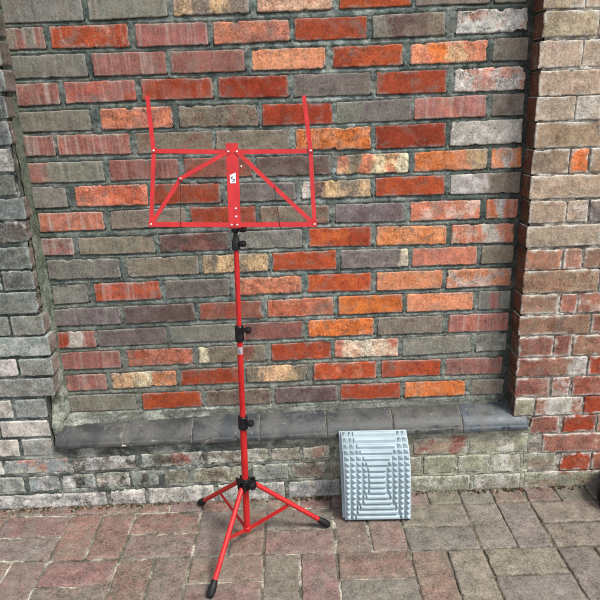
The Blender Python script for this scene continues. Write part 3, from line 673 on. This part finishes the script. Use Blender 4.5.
# mortar core between the tiles
prof = np.concatenate([[(-0.0800, 0.2380)], SP + np.array([0.0026, -0.0026])]); npf = len(prof)
nx = 400; xs = np.linspace(-0.815, 0.735, nx)
v = np.stack([np.repeat(xs, npf), np.tile(prof[:, 0], nx), np.tile(prof[:, 1], nx)], 1); v[:, 2] += (fbm(v[:, 0] * 60, v[:, 1] * 60, 71, 3) - 0.5) * 0.0025
sill_b.add(v, gridfaces(npf, nx)[:, ::-1], np.broadcast_to(A(124, 120, 110), (len(v), 3)), (0.5, 0, 0.6), 0)
sill = sill_b.build('sill', [M_MORTAR], wall)
for i in range(7):
    b = Buf(); x0, x1 = SJ[i] + (0.0018 if i else 0), SJ[i + 1] - (0.0020 if i < 6 else 0)
    r2 = np.random.RandomState(80 + i); dz0, dz1, dy = r2.uniform(-.0015, .0015, 3)
    pr = [(0.02, 0.237), (-0.080, 0.2362), (-0.0815, 0.2368), (-0.082, 0.2382), (-0.0822, 0.2500), (-0.0816, 0.2512), (-0.0802, 0.2524)] + [(np.interp(t, np.linspace(0, 1, len(SP)), SP[:, 0]), np.interp(t, np.linspace(0, 1, len(SP)), SP[:, 1])) for t in np.linspace(0.10, 1, 19)]
    pr = np.array(pr); n = len(pr); ux = np.concatenate([[0, 0.0015, 0.004], np.linspace(0.01, (x1 - x0) - 0.01, 44), [(x1 - x0) - 0.004, (x1 - x0) - 0.0015, x1 - x0]])
    X, T = np.meshgrid(x0 + ux, np.arange(n)); Yv = pr[T][..., 0] + dy; Zv = pr[T][..., 1] + dz0 + (dz1 - dz0) * (X - x0) / (x1 - x0)
    ed = np.minimum(X - x0, x1 - X); k = np.clip(1 - ed / 0.004, 0, 1); ins = 0.003 * (1 - np.sqrt(1 - k * k)) * (T > 0)
    nrm = np.array([-0.48, 0.88]); Yv = Yv - nrm[0] * ins; Zv = Zv - nrm[1] * ins
    wob = (fbm(X * 30, T * 0.6, 90 + i, 3) - 0.5) * 0.0012 * (T > 0); Yv = Yv - nrm[0] * wob; Zv = Zv + nrm[1] * wob
    chip = smooth(0.66, 0.82, fbm(X * 70, T * 0.5 + 9 * i, 97 + i, 3)) * 0.004 * ((T >= 3) & (T <= 7)); Yv = Yv + chip
    base = [A(64, 66, 66), A(74, 76, 75), A(68, 73, 77), A(64, 69, 73), A(70, 74, 75), A(76, 78, 76), A(82, 94, 103)][i]
    nn = len(ux)
    vv = np.stack([X, Yv, Zv], -1).reshape(-1, 3)
    b.add(vv, gridfaces(nn, n), np.broadcast_to(base, (nn * n, 3)), (0.2, 0, 0.3), 0)
    for e_ in (0, nn - 1):                                     # end caps as quads fanned to the back
        idx = np.arange(n) * nn + e_; loop = vv[idx]; cpt = np.repeat(np.array([[loop[0, 0], 0.015, 0.24]]), n, 0)
        j = np.arange(n - 1); b.add(np.concatenate([loop, cpt]), np.stack([j, j + 1, j + 1 + n, j + n], 1), np.broadcast_to(base, (2 * n, 3)), (0.2, 0, 0.3), 0)
    b.build('sill_tile', [M_TILE], sill)
# lime run down the first joint
b = Buf(); nx, nz = 12, 40; Ug, Tg = np.meshgrid(np.linspace(-1, 1, nx), np.linspace(0, 1, nz))
wd = (0.011 - 0.007 * Tg) * (0.75 + 0.5 * fbm(Tg * 9, Ug * 0, 7, 3)); yy = np.interp(Tg, np.linspace(1, 0, 8), np.concatenate([[-.0825], SP[:, 0]])); zz = np.interp(Tg, np.linspace(1, 0, 8), np.concatenate([[.237], SP[:, 1]]))
hgt = 0.0035 * (1 - Ug ** 2) * (0.6 + 0.8 * fbm(Ug * 3, Tg * 14, 8, 3))
b.add(np.stack([-0.603 + Ug * wd + 0.006 * (0.5 - Tg), yy - 0.55 * hgt, zz + 0.85 * hgt], -1).reshape(-1, 3), gridfaces(nx, nz), np.broadcast_to(A(190, 190, 180), (nx * nz, 3)), (0.7, 0, 0.5), 0)
b.build('lime_drip', [M_MORTAR], wall)
# mortar flaunching over the back of the sill, fat on the left and dying out to the right
b = Buf(); nx, nz = 420, 12; Xg, Tg = np.meshgrid(np.linspace(-0.815, 0.66, nx), np.linspace(0, 1, nz))
out_ = np.interp(Xg, [-.82, -.6, -.3, 0.1, .66], [.030, .022, .009, .004, .003]) * (0.75 + 0.5 * fbm(Xg * 22, Xg * 0, 75, 3)); hi_ = np.interp(Xg, [-.82, -.5, 0, .66], [.328, .322, .314, .310])
ye = 0.006 - Tg * (out_ + 0.004); zs = np.interp(ye, SP[:, 0], SP[:, 1]); zz = hi_ * (1 - Tg) + (zs - 0.001) * Tg + 0.006 * np.sin(Tg * 3.14159) + (fbm(Xg * 60, Tg * 3, 76, 4) - 0.5) * 0.005
fn = fbm(Xg * 14, Tg * 2, 77, 4); fc = lerpc(A(96, 98, 90), A(160, 163, 152), smooth(0.35, 0.6, fn) * np.interp(Xg, [-.8, -.2, .66], [1, .7, .25]))
b.add(np.stack([Xg, ye, zz], -1).reshape(-1, 3), gridfaces(nx, nz)[:, ::-1], fc.reshape(-1, 3), (0.5, 0, 0.6), 0)
b.build('mortar_fillet', [M_MORTAR], wall)

# ------------------------------------------------------------------ the paved floor
b = Buf(); rs = random.Random(11)
XP, YP, Y0, X0 = 0.2195, 0.2135, -0.127, 0.080
def tilt(x): return -0.020 * x
def paver(x0, x1, y0, y1, fine, sd):
    t = 0.5 * (x0 + x1)
    red = max(0.0, min(1.0, 0.75 - 0.62 * (t + 0.8) / 1.5)) + rs.uniform(-.3, .3)
    st = ('A' if red > 0.62 else 'B' if red > 0.36 else 'C' if red > 0.12 else 'D')
    s2 = rs.choice({'A': 'BC', 'B': 'AC', 'C': 'BD', 'D': 'CB'}[st]); d = lambda: rs.uniform(-2.5, 2.5)
    q = (x0 * 1000 + d(), (y0 + tilt(x0)) * 1000 + d(), x1 * 1000 + d(), (y0 + tilt(x1)) * 1000 + d(), x1 * 1000 + d(), (y1 + tilt(x1)) * 1000 + d(), x0 * 1000 + d(), (y1 + tilt(x0)) * 1000 + d())
    brick(b, q, '%s %s %d 0 %d' % (st, s2, rs.choice([2, 2, 3, 3]), rs.choice([3, 4, 5])), rs.uniform(-.0012, .0012), 0.02, sd, res=0.005 if fine else 0.014, floor=True, round_=0.005, edge=(A(160, 154, 140), 0.28, 0.005))
K.update({'A': (137, 109, 102), 'B': (132, 115, 107), 'C': (126, 119, 110), 'D': (136, 127, 115)})
for r in range(-1, 9):
    yt = Y0 - r * YP
    for k in range(-9, 8):
        xl = X0 + k * XP; fine = -6 < k < 5 and r < 3
        vert = (k + r) % 2 == 0; J = 0.0048
        sd_ += 2
        if r == -1:                                            # cut strip along the wall
            yb = Y0; top = -0.060
            for h in range(2): paver(xl + h * XP / 2 + J / 2, xl + (h + 1) * XP / 2 - J / 2, yb + J / 2, top - tilt(xl), fine, sd_ + h)
            continue
        if vert:
            for h in range(2): paver(xl + h * XP / 2 + J / 2, xl + (h + 1) * XP / 2 - J / 2, yt - YP + J / 2, yt - J / 2, fine, sd_ + h)
        else:
            for h in range(2): paver(xl + J / 2, xl + XP - J / 2, yt - (h + 1) * YP / 2 + J / 2, yt - h * YP / 2 - J / 2, fine, sd_ + h)
def jc(X, Z):
    n = fbm(X * 20, Z * 20, 81, 4); c = lerpc(A(104, 99, 87), A(184, 178, 162), smooth(0.42, 0.64, n)); return lerpc(c, A(98, 90, 76), smooth(0.15, 0.5, X + (n - 0.5) * 0.5) * 0.85)
jy = lambda X, Z: -0.0038 + (fbm(X * 45, Z * 45, 82, 4) - 0.5) * 0.0055 - 0.002 * smooth(0.2, 0.5, X)
sheet(b, -1.92, 1.85, -2.05, -0.055, jy, jc, 0.006, 1, (0.35, 0, 0.7), floor=True)
pav = b.build('pavement', [M_PAVER, M_MORTAR]); pav['kind'] = 'structure'

gm = simple('trodden_earth', (0.16, 0.145, 0.12), 0.95, 0, 0.2, 6, 0.3, 0.5)
me = bpy.data.meshes.new('ground'); me.from_pydata([(-300, -300, -0.03), (300, -300, -0.03), (300, 300, -0.03), (-300, 300, -0.03)], [], [(0, 1, 2, 3)]); me.materials.append(gm)
g = bpy.data.objects.new('ground', me); COL.objects.link(g); g['kind'] = 'structure'

# leaf and mortar crumbs caught where the wall meets the paving
b = Buf(); r3 = np.random.RandomState(5); pal = [A(92, 62, 44), A(70, 52, 40), A(104, 84, 58), A(60, 62, 40), A(150, 142, 124)]
for i in range(560):
    if i < 490:
        x = r3.uniform(-1.25, 0.95); x = x if r3.rand() < 0.6 else r3.choice([-.95, -.8, -.7, 0.0, .25, .6]) + r3.normal(0, .06); y = -0.071 - abs(r3.normal(0, 0.009)); z = 0.002
    else: x = r3.uniform(-1.1, 0.95); y = r3.uniform(-0.62, -0.08); z = 0.002
    s_ = r3.uniform(0.002, 0.007) * (0.9 if i < 490 else 0.4); a = r3.uniform(0, 6.28); ca, sa = math.cos(a), math.sin(a); h = s_ * r3.uniform(0.2, 0.8); w = r3.uniform(.3, .8)
    pts = [(-s_, -s_ * w), (s_, -s_ * w * .7), (s_ * .9, s_ * w), (-s_ * .8, s_ * w * .8)]
    lo = [(x + p * ca - q * sa, y + p * sa + q * ca, z - .004) for p, q in pts]; hi = [(x + .7 * (p * ca - q * sa), y + .7 * (p * sa + q * ca), z + h * r3.uniform(.5, 1.1)) for p, q in pts]
    b.add(lo + hi, [(4, 5, 6, 7), (0, 1, 5, 4), (1, 2, 6, 5), (2, 3, 7, 6), (3, 0, 4, 7)], pal[r3.randint(5)], (0.1, 0, 0.5), 0)
lit = b.build('leaf_litter', [M_MORTAR]); lit['kind'] = 'stuff'; lit['label'] = 'brown leaf crumbs and grit along the foot of the wall'; lit['category'] = 'leaf litter'

# ------------------------------------------------------------------ mesh helpers for the objects
def link(name, bm, m, parent, bevel=0.0, smooth_=True, label=None):
    if bevel: bmesh.ops.bevel(bm, geom=[e for e in bm.edges if len(e.link_faces) == 2 and e.calc_face_angle(0) > 0.6], offset=bevel, segments=2, affect='EDGES', profile=0.6)
    bmesh.ops.recalc_face_normals(bm, faces=bm.faces)
    # parts hang under their thing, sub-parts under their part: local = world minus the thing's place
    root = parent
    while root.parent is not None: root = root.parent
    off = Vector(root.location); bmesh.ops.translate(bm, verts=bm.verts, vec=-off)
    me = bpy.data.meshes.new(name); bm.to_mesh(me); bm.free()
    for p in me.polygons: p.use_smooth = smooth_
    if smooth_ and hasattr(me, 'set_sharp_from_angle'): me.set_sharp_from_angle(angle=math.radians(38))
    me.materials.append(m); o = bpy.data.objects.new(name, me); COL.objects.link(o); o.parent = parent
    if label: o['label'] = label
    return o
def frame(d):
    d = Vector(d).normalized(); u = d.cross(Vector((0, 0, 1)) if abs(d.z) < 0.95 else Vector((0, 1, 0))).normalized(); return d, u, d.cross(u).normalized()
def lathe(bm, p, d, prof, seg=24):
    """prof = (distance along d, radius) from p."""
    p = Vector(p); d, u, w = frame(d); rings = []
    for h, r in prof:
        rings.append([bm.verts.new(p + d * h + (u * math.cos(6.28318 * k / seg) + w * math.sin(6.28318 * k / seg)) * max(r, 1e-5)) for k in range(seg)])
    for a, c in zip(rings, rings[1:]):
        for k in range(seg): bm.faces.new((a[k], a[(k + 1) % seg], c[(k + 1) % seg], c[k]))
    bm.faces.new(rings[0][::-1]); bm.faces.new(rings[-1])
def rod(bm, a, c, r, seg=20, e=0.0008):
    a, c = Vector(a), Vector(c); L = (c - a).length; lathe(bm, a, c - a, [(0, r - e), (e, r), (L - e, r), (L, r - e)], seg)
def strap(bm, a, c, w, t, n, ext=0.0):
    """flat steel bar of width w, thickness t, centred on a-c, lying across normal n."""
    a, c, n = Vector(a), Vector(c), Vector(n).normalized(); d = (c - a).normalized(); a = a - d * ext; c = c + d * ext; s = d.cross(n).normalized(); n = s.cross(d).normalized()
    vs = [bm.verts.new(p + s * x * w / 2 + n * y * t / 2) for p in (a, c) for x, y in ((-1, -1), (1, -1), (1, 1), (-1, 1))]
    bm.faces.new(vs[0:4][::-1]); bm.faces.new(vs[4:8])
    for k in range(4): bm.faces.new((vs[k], vs[(k + 1) % 4], vs[4 + (k + 1) % 4], vs[4 + k]))

# ------------------------------------------------------------------ the music stand
AX0, AX1 = Vector((-0.1935, -0.264, 0.0)), Vector((-0.160, -0.264, 0.985))
def ax(z): return AX0 + (AX1 - AX0) * (z / 0.985)
axd = (AX1 - AX0).normalized()
stand = thing('music_stand', 'red folding metal music stand with open desk standing in front of the brick wall', 'music stand', tuple(AX0))
bm = bmesh.new(); rod(bm, ax(0.036), ax(0.43), 0.0100); link('lower_tube', bm, M_RED, stand)
bm = bmesh.new(); rod(bm, ax(0.38), ax(0.71), 0.0084); mid = link('middle_tube', bm, M_RED, stand)
bm = bmesh.new(); rod(bm, ax(0.66), ax(0.942), 0.0069); link('upper_tube', bm, M_RED, stand)
def clamp(z0, z1, r, kz, kr, kl, ang=0.0):
    bm = bmesh.new(); L = z1 - z0; lathe(bm, ax(z0), axd, [(0, r * .86), (0.002, r), (L * .45, r), (L * .5, r * .95), (L * .55, r), (L - .002, r), (L, r * .84)], 28)
    c = link('clamp', bm, M_BLACK, stand)
    d = Vector((math.cos(ang), math.sin(ang), 0.08)); bm = bmesh.new(); lathe(bm, ax(kz), d, [(0, .005), (r + .006, .005), (r + .0065, kr * .8), (r + .009, kr), (r + kl - .002, kr), (r + kl, kr * .75)], 12)
    link('clamp_knob', bm, M_BLACK, c)
clamp(0.390, 0.432, 0.0142, 0.412, 0.0105, 0.020, -0.5)
clamp(0.667, 0.714, 0.0125, 0.700, 0.0095, 0.022, -0.35)
# head: cone, ball joint, two thumb screws
bm = bmesh.new(); lathe(bm, ax(0.928), axd, [(0, .0095), (.001, .0108), (.022, .0108), (.024, .0098), (.040, .0060), (.046, .0050), (.058, .0050)], 24); head = link('head_socket', bm, M_BLACK, stand)
bm = bmesh.new(); lathe(bm, ax(0.945), (1, -.35, .05), [(0, .004), (.013, .004), (.0135, .0075), (.015, .0085), (.026, .0085), (.0275, .007)], 10); link('thumb_screw', bm, M_BLACK, head)
bm = bmesh.new(); lathe(bm, ax(0.974) - axd * .0005, axd, [(0, .0035), (.001, .0062), (.004, .0092), (.0095, .0108), (.015, .0098), (.019, .007), (.021, .004)], 24); ball = link('ball_joint', bm, M_BLACK, stand)
bm = bmesh.new(); lathe(bm, ax(0.984), (1, -.3, .02), [(0, .004), (.0135, .004), (.014, .007), (.016, .0085), (.027, .0085), (.029, .007)], 10); link('thumb_screw', bm, M_BLACK, ball)

# desk
DT = math.radians(14); DN = Vector((0, -math.cos(DT), math.sin(DT)))
P3 = {k: Vector(v) for k, v in dict(tipL=(-.3666, -.1923, 1.3206), jL=(-.3591, -.2249, 1.1899), bL=(-.3768, -.2705, 1.0071), tipR=(.0342, -.1963, 1.3048), jR=(.0455, -.2289, 1.1739), bR=(.0484, -.2747, .9900),
    tc=(-.1568, -.2232, 1.1967), tL=(-.1667, -.2274, 1.1798), tR=(-.1447, -.2276, 1.1789), bc=(-.1594, -.2742, .9921), bcL=(-.1670, -.2729, .9974), bcR=(-.1527, -.2730, .9968),
    dL=(-.2934, -.2429, 1.1178), dR=(-.0518, -.2506, 1.0869), wL=(-.2988, -.2722, 1.0002), wR=(-.0407, -.2757, .9860), stick=(-.1585, -.2442, 1.1124)).items()}
T = 0.0016
def bar(name, a, c, w, lay, ext=0.006, ):
    bm = bmesh.new(); strap(bm, P3[a] + DN * lay, P3[c] + DN * lay, w, T, DN, ext); return link(name, bm, M_RED, stand, 0.0006, False)
def rivet(parent, p, lay, r=0.0028):
    bm = bmesh.new(); lathe(bm, Vector(p) + DN * lay, DN, [(0, r), (.0006, r), (.0014, r * .75), (.0018, r * .3)], 14); return link('rivet', bm, M_RIVET, parent)
plate = bar('centre_plate', 'tc', 'bc', 0.0315, 0.0040, 0.004)
rl = bar('top_rail', 'jL', 'tL', 0.0116, 0.0002); rr = bar('top_rail', 'jR', 'tR', 0.0116, 0.0002)
bl_ = bar('bottom_rail', 'bL', 'bcL', 0.0126, 0.0066); br_ = bar('bottom_rail', 'bR', 'bcR', 0.0126, 0.0066)
sl = bar('side_bar', 'jL', 'bL', 0.0108, 0.0022); sr = bar('side_bar', 'jR', 'bR', 0.0108, 0.0022)
al = bar('page_arm', 'jL', 'tipL', 0.0108, 0.0046, 0.005); ar = bar('page_arm', 'jR', 'tipR', 0.0108, 0.0046, 0.005)
d1 = bar('diagonal_strut', 'tL', 'dL', 0.0108, 0.0064); d2 = bar('diagonal_strut', 'dL', 'bL', 0.0108, 0.0044)
d3 = bar('diagonal_strut', 'tR', 'dR', 0.0108, 0.0064); d4 = bar('diagonal_strut', 'dR', 'bR', 0.0108, 0.0044)
for par, k, lay in ((sl, 'jL', .0055), (sr, 'jR', .0055), (bl_, 'bL', .0075), (br_, 'bR', .0075), (bl_, 'bcL', .0075), (br_, 'bcR', .0075), (d1, 'tL', .0073), (d3, 'tR', .0073), (d1, 'dL', .0073)): rivet(par, P3[k], lay)
pdn = (P3['bc'] - P3['tc']).normalized(); L_ = (P3['bc'] - P3['tc']).length
for f in (0.775, 0.875): rivet(plate, P3['tc'] + pdn * L_ * f + Vector((0.0045, 0, 0)), .0049, 0.003)
bm = bmesh.new(); pr = Vector((1, 0, 0)); lathe(bm, P3['tR'] + Vector((.0105, 0, 0)) + pdn * .038 + DN * 0.0022, DN, [(0, .0028), (.006, .0028), (.0072, .002)], 12); link('stop_pin', bm, M_RIVET, plate)
# bracket from the plate to the ball joint
bm = bmesh.new(); strap(bm, P3['bc'] - pdn * 0.05 + DN * 0.0016, P3['bc'] + pdn * 0.004 + DN * 0.0016, 0.020, 0.0016, DN); link('plate_bracket', bm, M_RED, plate, 0.0003, False)
bm = bmesh.new(); rod(bm, ax(0.985), P3['bc'] - pdn * .02 + DN * -0.001, 0.005); link('bracket_stem', bm, M_BLACK, plate)
for w_, d_ in (('wL', 'dL'), ('wR', 'dR')):
    bm = bmesh.new(); a, c = P3[d_] + DN * 0.010, P3[w_] + DN * 0.010 + pdn * .004; rod(bm, a, c, 0.0008, 10, 0.0002); rod(bm, c - pdn * 0.0, c - DN * 0.010, 0.0008, 8, 0.0002); rod(bm, a, a - DN * 0.006, 0.0008, 8, 0.0002); link('page_wire', bm, M_WIRE, stand)
# stickers: a small blue S mark on white
def flat(name, poly, O, U, V, N, m, parent, h):
    bm = bmesh.new(); lo = [bm.verts.new(O + U * x + V * y) for x, y in poly]; hi = [bm.verts.new(O + U * x + V * y + N * h) for x, y in poly]; n = len(poly)
    bm.faces.new(hi); bm.faces.new(lo[::-1])
    for k in range(n): bm.faces.new((lo[k], lo[(k + 1) % n], hi[(k + 1) % n], hi[k]))
    return link(name, bm, m, parent, 0, False)
So = P3['stick'] + DN * 0.0048; U = Vector((1, 0, 0)); V = -pdn
tag = flat('sticker', [(-.0075, -.0115), (.0078, -.0115), (.0082, .0155), (.004, .0145), (-.0045, .0105), (-.0075, .0108)], So, U, V, DN, M_WHITE, plate, 0.0003)
def smark(O, U, V, N, sc, parent):
    pts = [(-.5, -.75), (.1, -.95), (.55, -.6), (.4, -.2), (-.35, .2), (-.5, .6), (-.05, .95), (.5, .8)]
    bm = bmesh.new()
    for p, q in zip(pts, pts[1:]): strap(bm, O + U * p[0] * sc + V * p[1] * sc, O + U * q[0] * sc + V * q[1] * sc, sc * .36, 0.0003, N, sc * 0.08)
    return link('mark', bm, M_INK, parent, 0, False)
smark(So + DN * 0.0004 + V * -.001, (U + V * .45).normalized(), (V - U * .45).normalized(), DN, 0.0062, tag)
# label wrapped round the middle tube
bm = bmesh.new(); za, zb = 0.630, 0.652; rr_ = 0.0087; ring = []
for k in range(13):
    th = math.radians(-150 + 120 * k / 12); o = Vector((math.cos(th), math.sin(th), 0)) * rr_; ring.append((bm.verts.new(ax(za) + o), bm.verts.new(ax(zb) + o)))
for a, c in zip(ring, ring[1:]): bm.faces.new((a[0], c[0], c[1], a[1]))
r_in = bmesh.ops.solidify(bm, geom=list(bm.faces), thickness=0.0003)
lab = link('sticker', bm, M_WHITE, mid)
bm = bmesh.new(); O = ax(0.639) + Vector((0, -.0091, 0))
for dx, dz, w in ((-.002, -.0035, .0016), (.0018, -.0035, .0016), (0, 0, .002), (-.0015, .0035, .0014)): strap(bm, O + Vector((dx - .0014, 0, dz)), O + Vector((dx + .0014, 0, dz)), w, 0.0003, (0, -1, 0))
link('mark', bm, M_INK, lab, 0, False)

# base: hub, three legs with feet, braces
HZ = 0.198
bm = bmesh.new(); lathe(bm, ax(0.183), axd, [(0, .013), (.002, .0155), (.012, .0155), (.013, .0175), (.032, .0175), (.033, .0155), (.037, .0155), (.039, .0125)], 30)
feet = [Vector((-0.366, -0.088, 0)), Vector((0.060, -0.226, 0)), Vector((-0.279, -0.497, 0))]
hubc = ax(0.203)
for f in feet:
    d = (f - hubc); d.z = 0; d.normalize(); s = d.cross(Vector((0, 0, 1)))
    for sg in (-1, 1): strap(bm, hubc + d * .012 + s * .0085 * sg, hubc + d * .030 + s * .0085 * sg - Vector((0, 0, .003)), .026, .004, s, 0)
hub = link('hub', bm, M_BLACK, stand, 0.0006, True)
d = Vector((.75, -.66, 0)); bm = bmesh.new(); lathe(bm, ax(0.207), d, [(0, .005), (.022, .005), (.0225, .010), (.025, .0125), (.037, .0125), (.039, .010)], 12); link('hub_knob', bm, M_BLACK, hub)
bm = bmesh.new(); lathe(bm, ax(0.030), axd, [(0, .010), (.002, .0126), (.016, .0126), (.018, .0108)], 24)
col = link('brace_collar', bm, M_RED, stand)
for f in feet:
    d = (f - hubc); d.z = 0; d.normalize(); a = hubc + d * .024 - Vector((0, 0, .002)); foot = f + Vector((0, 0, .011)); ld = (foot - a).normalized()
    bm = bmesh.new(); rod(bm, a, foot - ld * .012, 0.0074); leg = link('leg', bm, M_RED, stand)
    L = 0.046; bm = bmesh.new(); lathe(bm, foot - ld * (L - .008), ld, [(0, .0084), (.0012, .0094), (.012, .0098), (.016, .0110), (.030, .0115), (.040, .0104), (.045, .008), (.047, .004)], 22)
    for v in bm.verts: v.co.z = max(v.co.z, 0.0005)
    link('rubber_foot', bm, M_RUBBER, leg)
    mid_ = a + (foot - a) * 0.47 - Vector((0, 0, 0.008)); s = d.cross(Vector((0, 0, 1)))
    bm = bmesh.new(); strap(bm, ax(0.040) + d * .012, mid_, 0.0115, 0.0032, s, 0.004); bc_ = link('brace', bm, M_RED, stand, 0.0006, False)
    bm = bmesh.new(); lathe(bm, mid_ - s * .0030, s, [(0, .003), (.0052, .003), (.006, .002)], 12); link('rivet', bm, M_RIVET, bc_)

# ------------------------------------------------------------------ the spiky back stretcher pad leaning on the sill
pad = thing('back_stretcher', 'pale blue moulded back stretcher pad with rows of spikes and ribs, leaning against the sill', 'back stretcher', (0.222, -0.17, 0.0))
WX = 0.220; PXC = 0.2252; YAW = -0.040
back0 = Vector((0, -0.189, 0.002)); back1 = Vector((0, -0.0865, 0.262)); lv = (back1 - back0); LEN = lv.length; lv.normalize(); pn = Vector((0, -lv.z, lv.y))      # out of the front
def thick(t):                                                   # t = 0 at the top, 1 at the floor
    return 0.008 + 0.052 * (1 - (1 - np.clip(np.asarray(t) / 0.38, 0, 1)) ** 2.2) - 0.044 * np.clip((np.asarray(t) - 0.38) / 0.62, 0, 1) ** 1.7
def padp(u, t, h):                                              # u across in -1..1, h above the moulded surface
    t = np.asarray(t, float); u = np.asarray(u, float); e = 1e-3
    th = thick(t); sl = (thick(np.clip(t + e, 0, 1)) - thick(np.clip(t - e, 0, 1))) / (2 * e * LEN)      # slope along the length
    k = 1 / np.sqrt(1 + sl * sl); n_ = k; l_ = k * sl           # normal = pn*k + lv*k*slope (top faces up)
    a = (1 - t) * LEN - 0.004 * t ** 3 + h * l_ ; bq = th + h * n_
    x = u * WX / 2; y = back0.y + lv.y * a + pn.y * bq; z = back0.z + lv.z * a + pn.z * bq
    y = y - 0.0 * x; return np.stack([PXC + x, y + YAW * x, np.maximum(z, 0.0008)], -1)
bm = bmesh.new()
ts = np.linspace(0, 1, 60)
def skin(us, f):
    g = [[bm.verts.new(f(u, t)) for u in us] for t in ts]
    for r0, r1 in zip(g, g[1:]):
        for k in range(len(us) - 1): bm.faces.new((r0[k], r0[k + 1], r1[k + 1], r1[k]))
    return g
us = [-0.965, -0.95, -0.5, 0, 0.5, 0.95, 0.965]
gf = skin(us, lambda u, t: padp(u, t, -0.0012 if abs(u) > 0.96 else 0.0))
def backp(u, t): 
    a = (1 - t) * LEN; x = u * WX / 2; p = back0 + lv * a + pn * 0.004; return (PXC + x, p.y + YAW * x, max(p.z, .0008))
gb = skin(us, backp)
n = len(us) - 1
for k in range(len(ts) - 1):
    bm.faces.new((gf[k][0], gf[k + 1][0], gb[k + 1][0], gb[k][0])); bm.faces.new((gf[k][n], gf[k + 1][n], gb[k + 1][n], gb[k][n]))
for k in range(n): bm.faces.new((gf[0][k], gf[0][k + 1], gb[0][k + 1], gb[0][k])); bm.faces.new((gf[-1][k], gf[-1][k + 1], gb[-1][k + 1], gb[-1][k]))
# row edges follow the surface, so they crowd towards the floor end a little
NR, NC = 16, 11
rowt = np.linspace(0.006, 0.994, NR + 1)
half = [3.75, 3.7, 3.3, 2.8, 2.35, 1.9, 1.6, 1.5, 1.5, 1.5, 1.55, 2.0, 2.5, 3.0, 3.5, 3.8]
cu = lambda c: (c - NC / 2) / (NC / 2) * 0.95
def frustum(u0, u1, t0, t1, tu0, tu1, tt0, tt1, h, nseg):
    """moulded bump: base rectangle, inset top, nseg slices along u so it follows the curve of the pad."""
    lo0 = []; lo1 = []; hi0 = []; hi1 = []
    for k in range(nseg + 1):
        f = k / nseg
        lo0.append(bm.verts.new(padp(u0 + (u1 - u0) * f, t0, -0.0005))); lo1.append(bm.verts.new(padp(u0 + (u1 - u0) * f, t1, -0.0005)))
        hi0.append(bm.verts.new(padp(tu0 + (tu1 - tu0) * f, tt0, h))); hi1.append(bm.verts.new(padp(tu0 + (tu1 - tu0) * f, tt1, h)))
    for k in range(nseg):
        bm.faces.new((lo0[k], lo0[k + 1], hi0[k + 1], hi0[k])); bm.faces.new((hi0[k], hi0[k + 1], hi1[k + 1], hi1[k])); bm.faces.new((hi1[k], hi1[k + 1], lo1[k + 1], lo1[k]))
    bm.faces.new((lo0[0], hi0[0], hi1[0], lo1[0])); bm.faces.new((lo0[-1], hi0[-1], hi1[-1], lo1[-1]))
pat = bm
for r in range(NR):
    t0, t1 = rowt[r], rowt[r + 1]; dt = t1 - t0; g = dt * .05
    hw = half[r] / (NC / 2) * 0.95; du = 0.95 / (NC / 2)
    iu = 0.030
    frustum(-hw + .008, hw - .008, t0 + g, t1 - g, -hw + iu + .008, hw - iu - .008, t0 + dt * .36, t1 - dt * .36, 0.0090, 8)
    for c in range(NC):
        cc = (c + .5 - NC / 2)
        lo, hi = cc - .5, cc + .5
        if abs(cc) < half[r] - 0.1 and (abs(cc) + .5) <= half[r] + 0.35: continue
        if cc < 0: hi = min(hi, -half[r])
        else: lo = max(lo, half[r])
        if hi - lo < 0.3: continue
        u0, u1 = lo / (NC / 2) * .95 + .006, hi / (NC / 2) * .95 - .006; m_ = (u0 + u1) / 2; q_ = (u1 - u0) * .10
        frustum(u0, u1, t0 + g, t1 - g, m_ - q_ + (u1 - u0) * .12, m_ + q_ + (u1 - u0) * .12, t0 + dt * .38, t0 + dt * .52, 0.0120, 1)
bmesh.ops.bevel(bm, geom=[e for e in bm.edges if len(e.link_faces) == 2 and e.calc_face_angle(0) > 0.5], offset=0.0014, segments=2, affect='EDGES')
link('spiked_pad', bm, M_FOAM, pad, 0, True)
# thin base panel, a few millimetres wider than the moulding
bm = bmesh.new(); pts = []
for sg in (-1, 1):
    for (a, h) in ((0, 0), (0, .005), (LEN, .005), (LEN, 0)):
        x = sg * (WX / 2) - .003; p = back0 + lv * a + pn * h; pts.append(bm.verts.new((PXC + x, p.y + YAW * x, max(p.z, .0006))))
for f in ((0, 1, 2, 3), (7, 6, 5, 4), (0, 4, 5, 1), (1, 5, 6, 2), (2, 6, 7, 3), (3, 7, 4, 0)): bm.faces.new([pts[i] for i in f])
link('base_panel', bm, M_FOAM, pad, 0.001, False)

# ------------------------------------------------------------------ the black pot at the right edge
pot = thing('plant_pot', 'black rounded plastic pot at the foot of the wall, cut off by the right edge', 'plant pot', (1.075, -0.185, 0))
bm = bmesh.new(); lathe(bm, (1.075, -0.185, 0.0005), (0, 0, 1), [(0, .112), (.003, .117), (.02, .118), (.05, .112), (.085, .103), (.088, .107), (.100, .107), (.103, .104), (.103, .098), (.07, .097), (.068, .02)], 56)
link('pot_body', bm, M_BLACK, pot)
bm = bmesh.new(); lathe(bm, (1.075, -0.185, 0.060), (0, 0, 1), [(0, .08), (.016, .0965), (.021, .07), (.023, .02)], 40); link('potting_soil', bm, simple('soil', (0.04, 0.03, 0.022), 0.95, 0, 0.2, 80, 0.4, 0.8), pot)
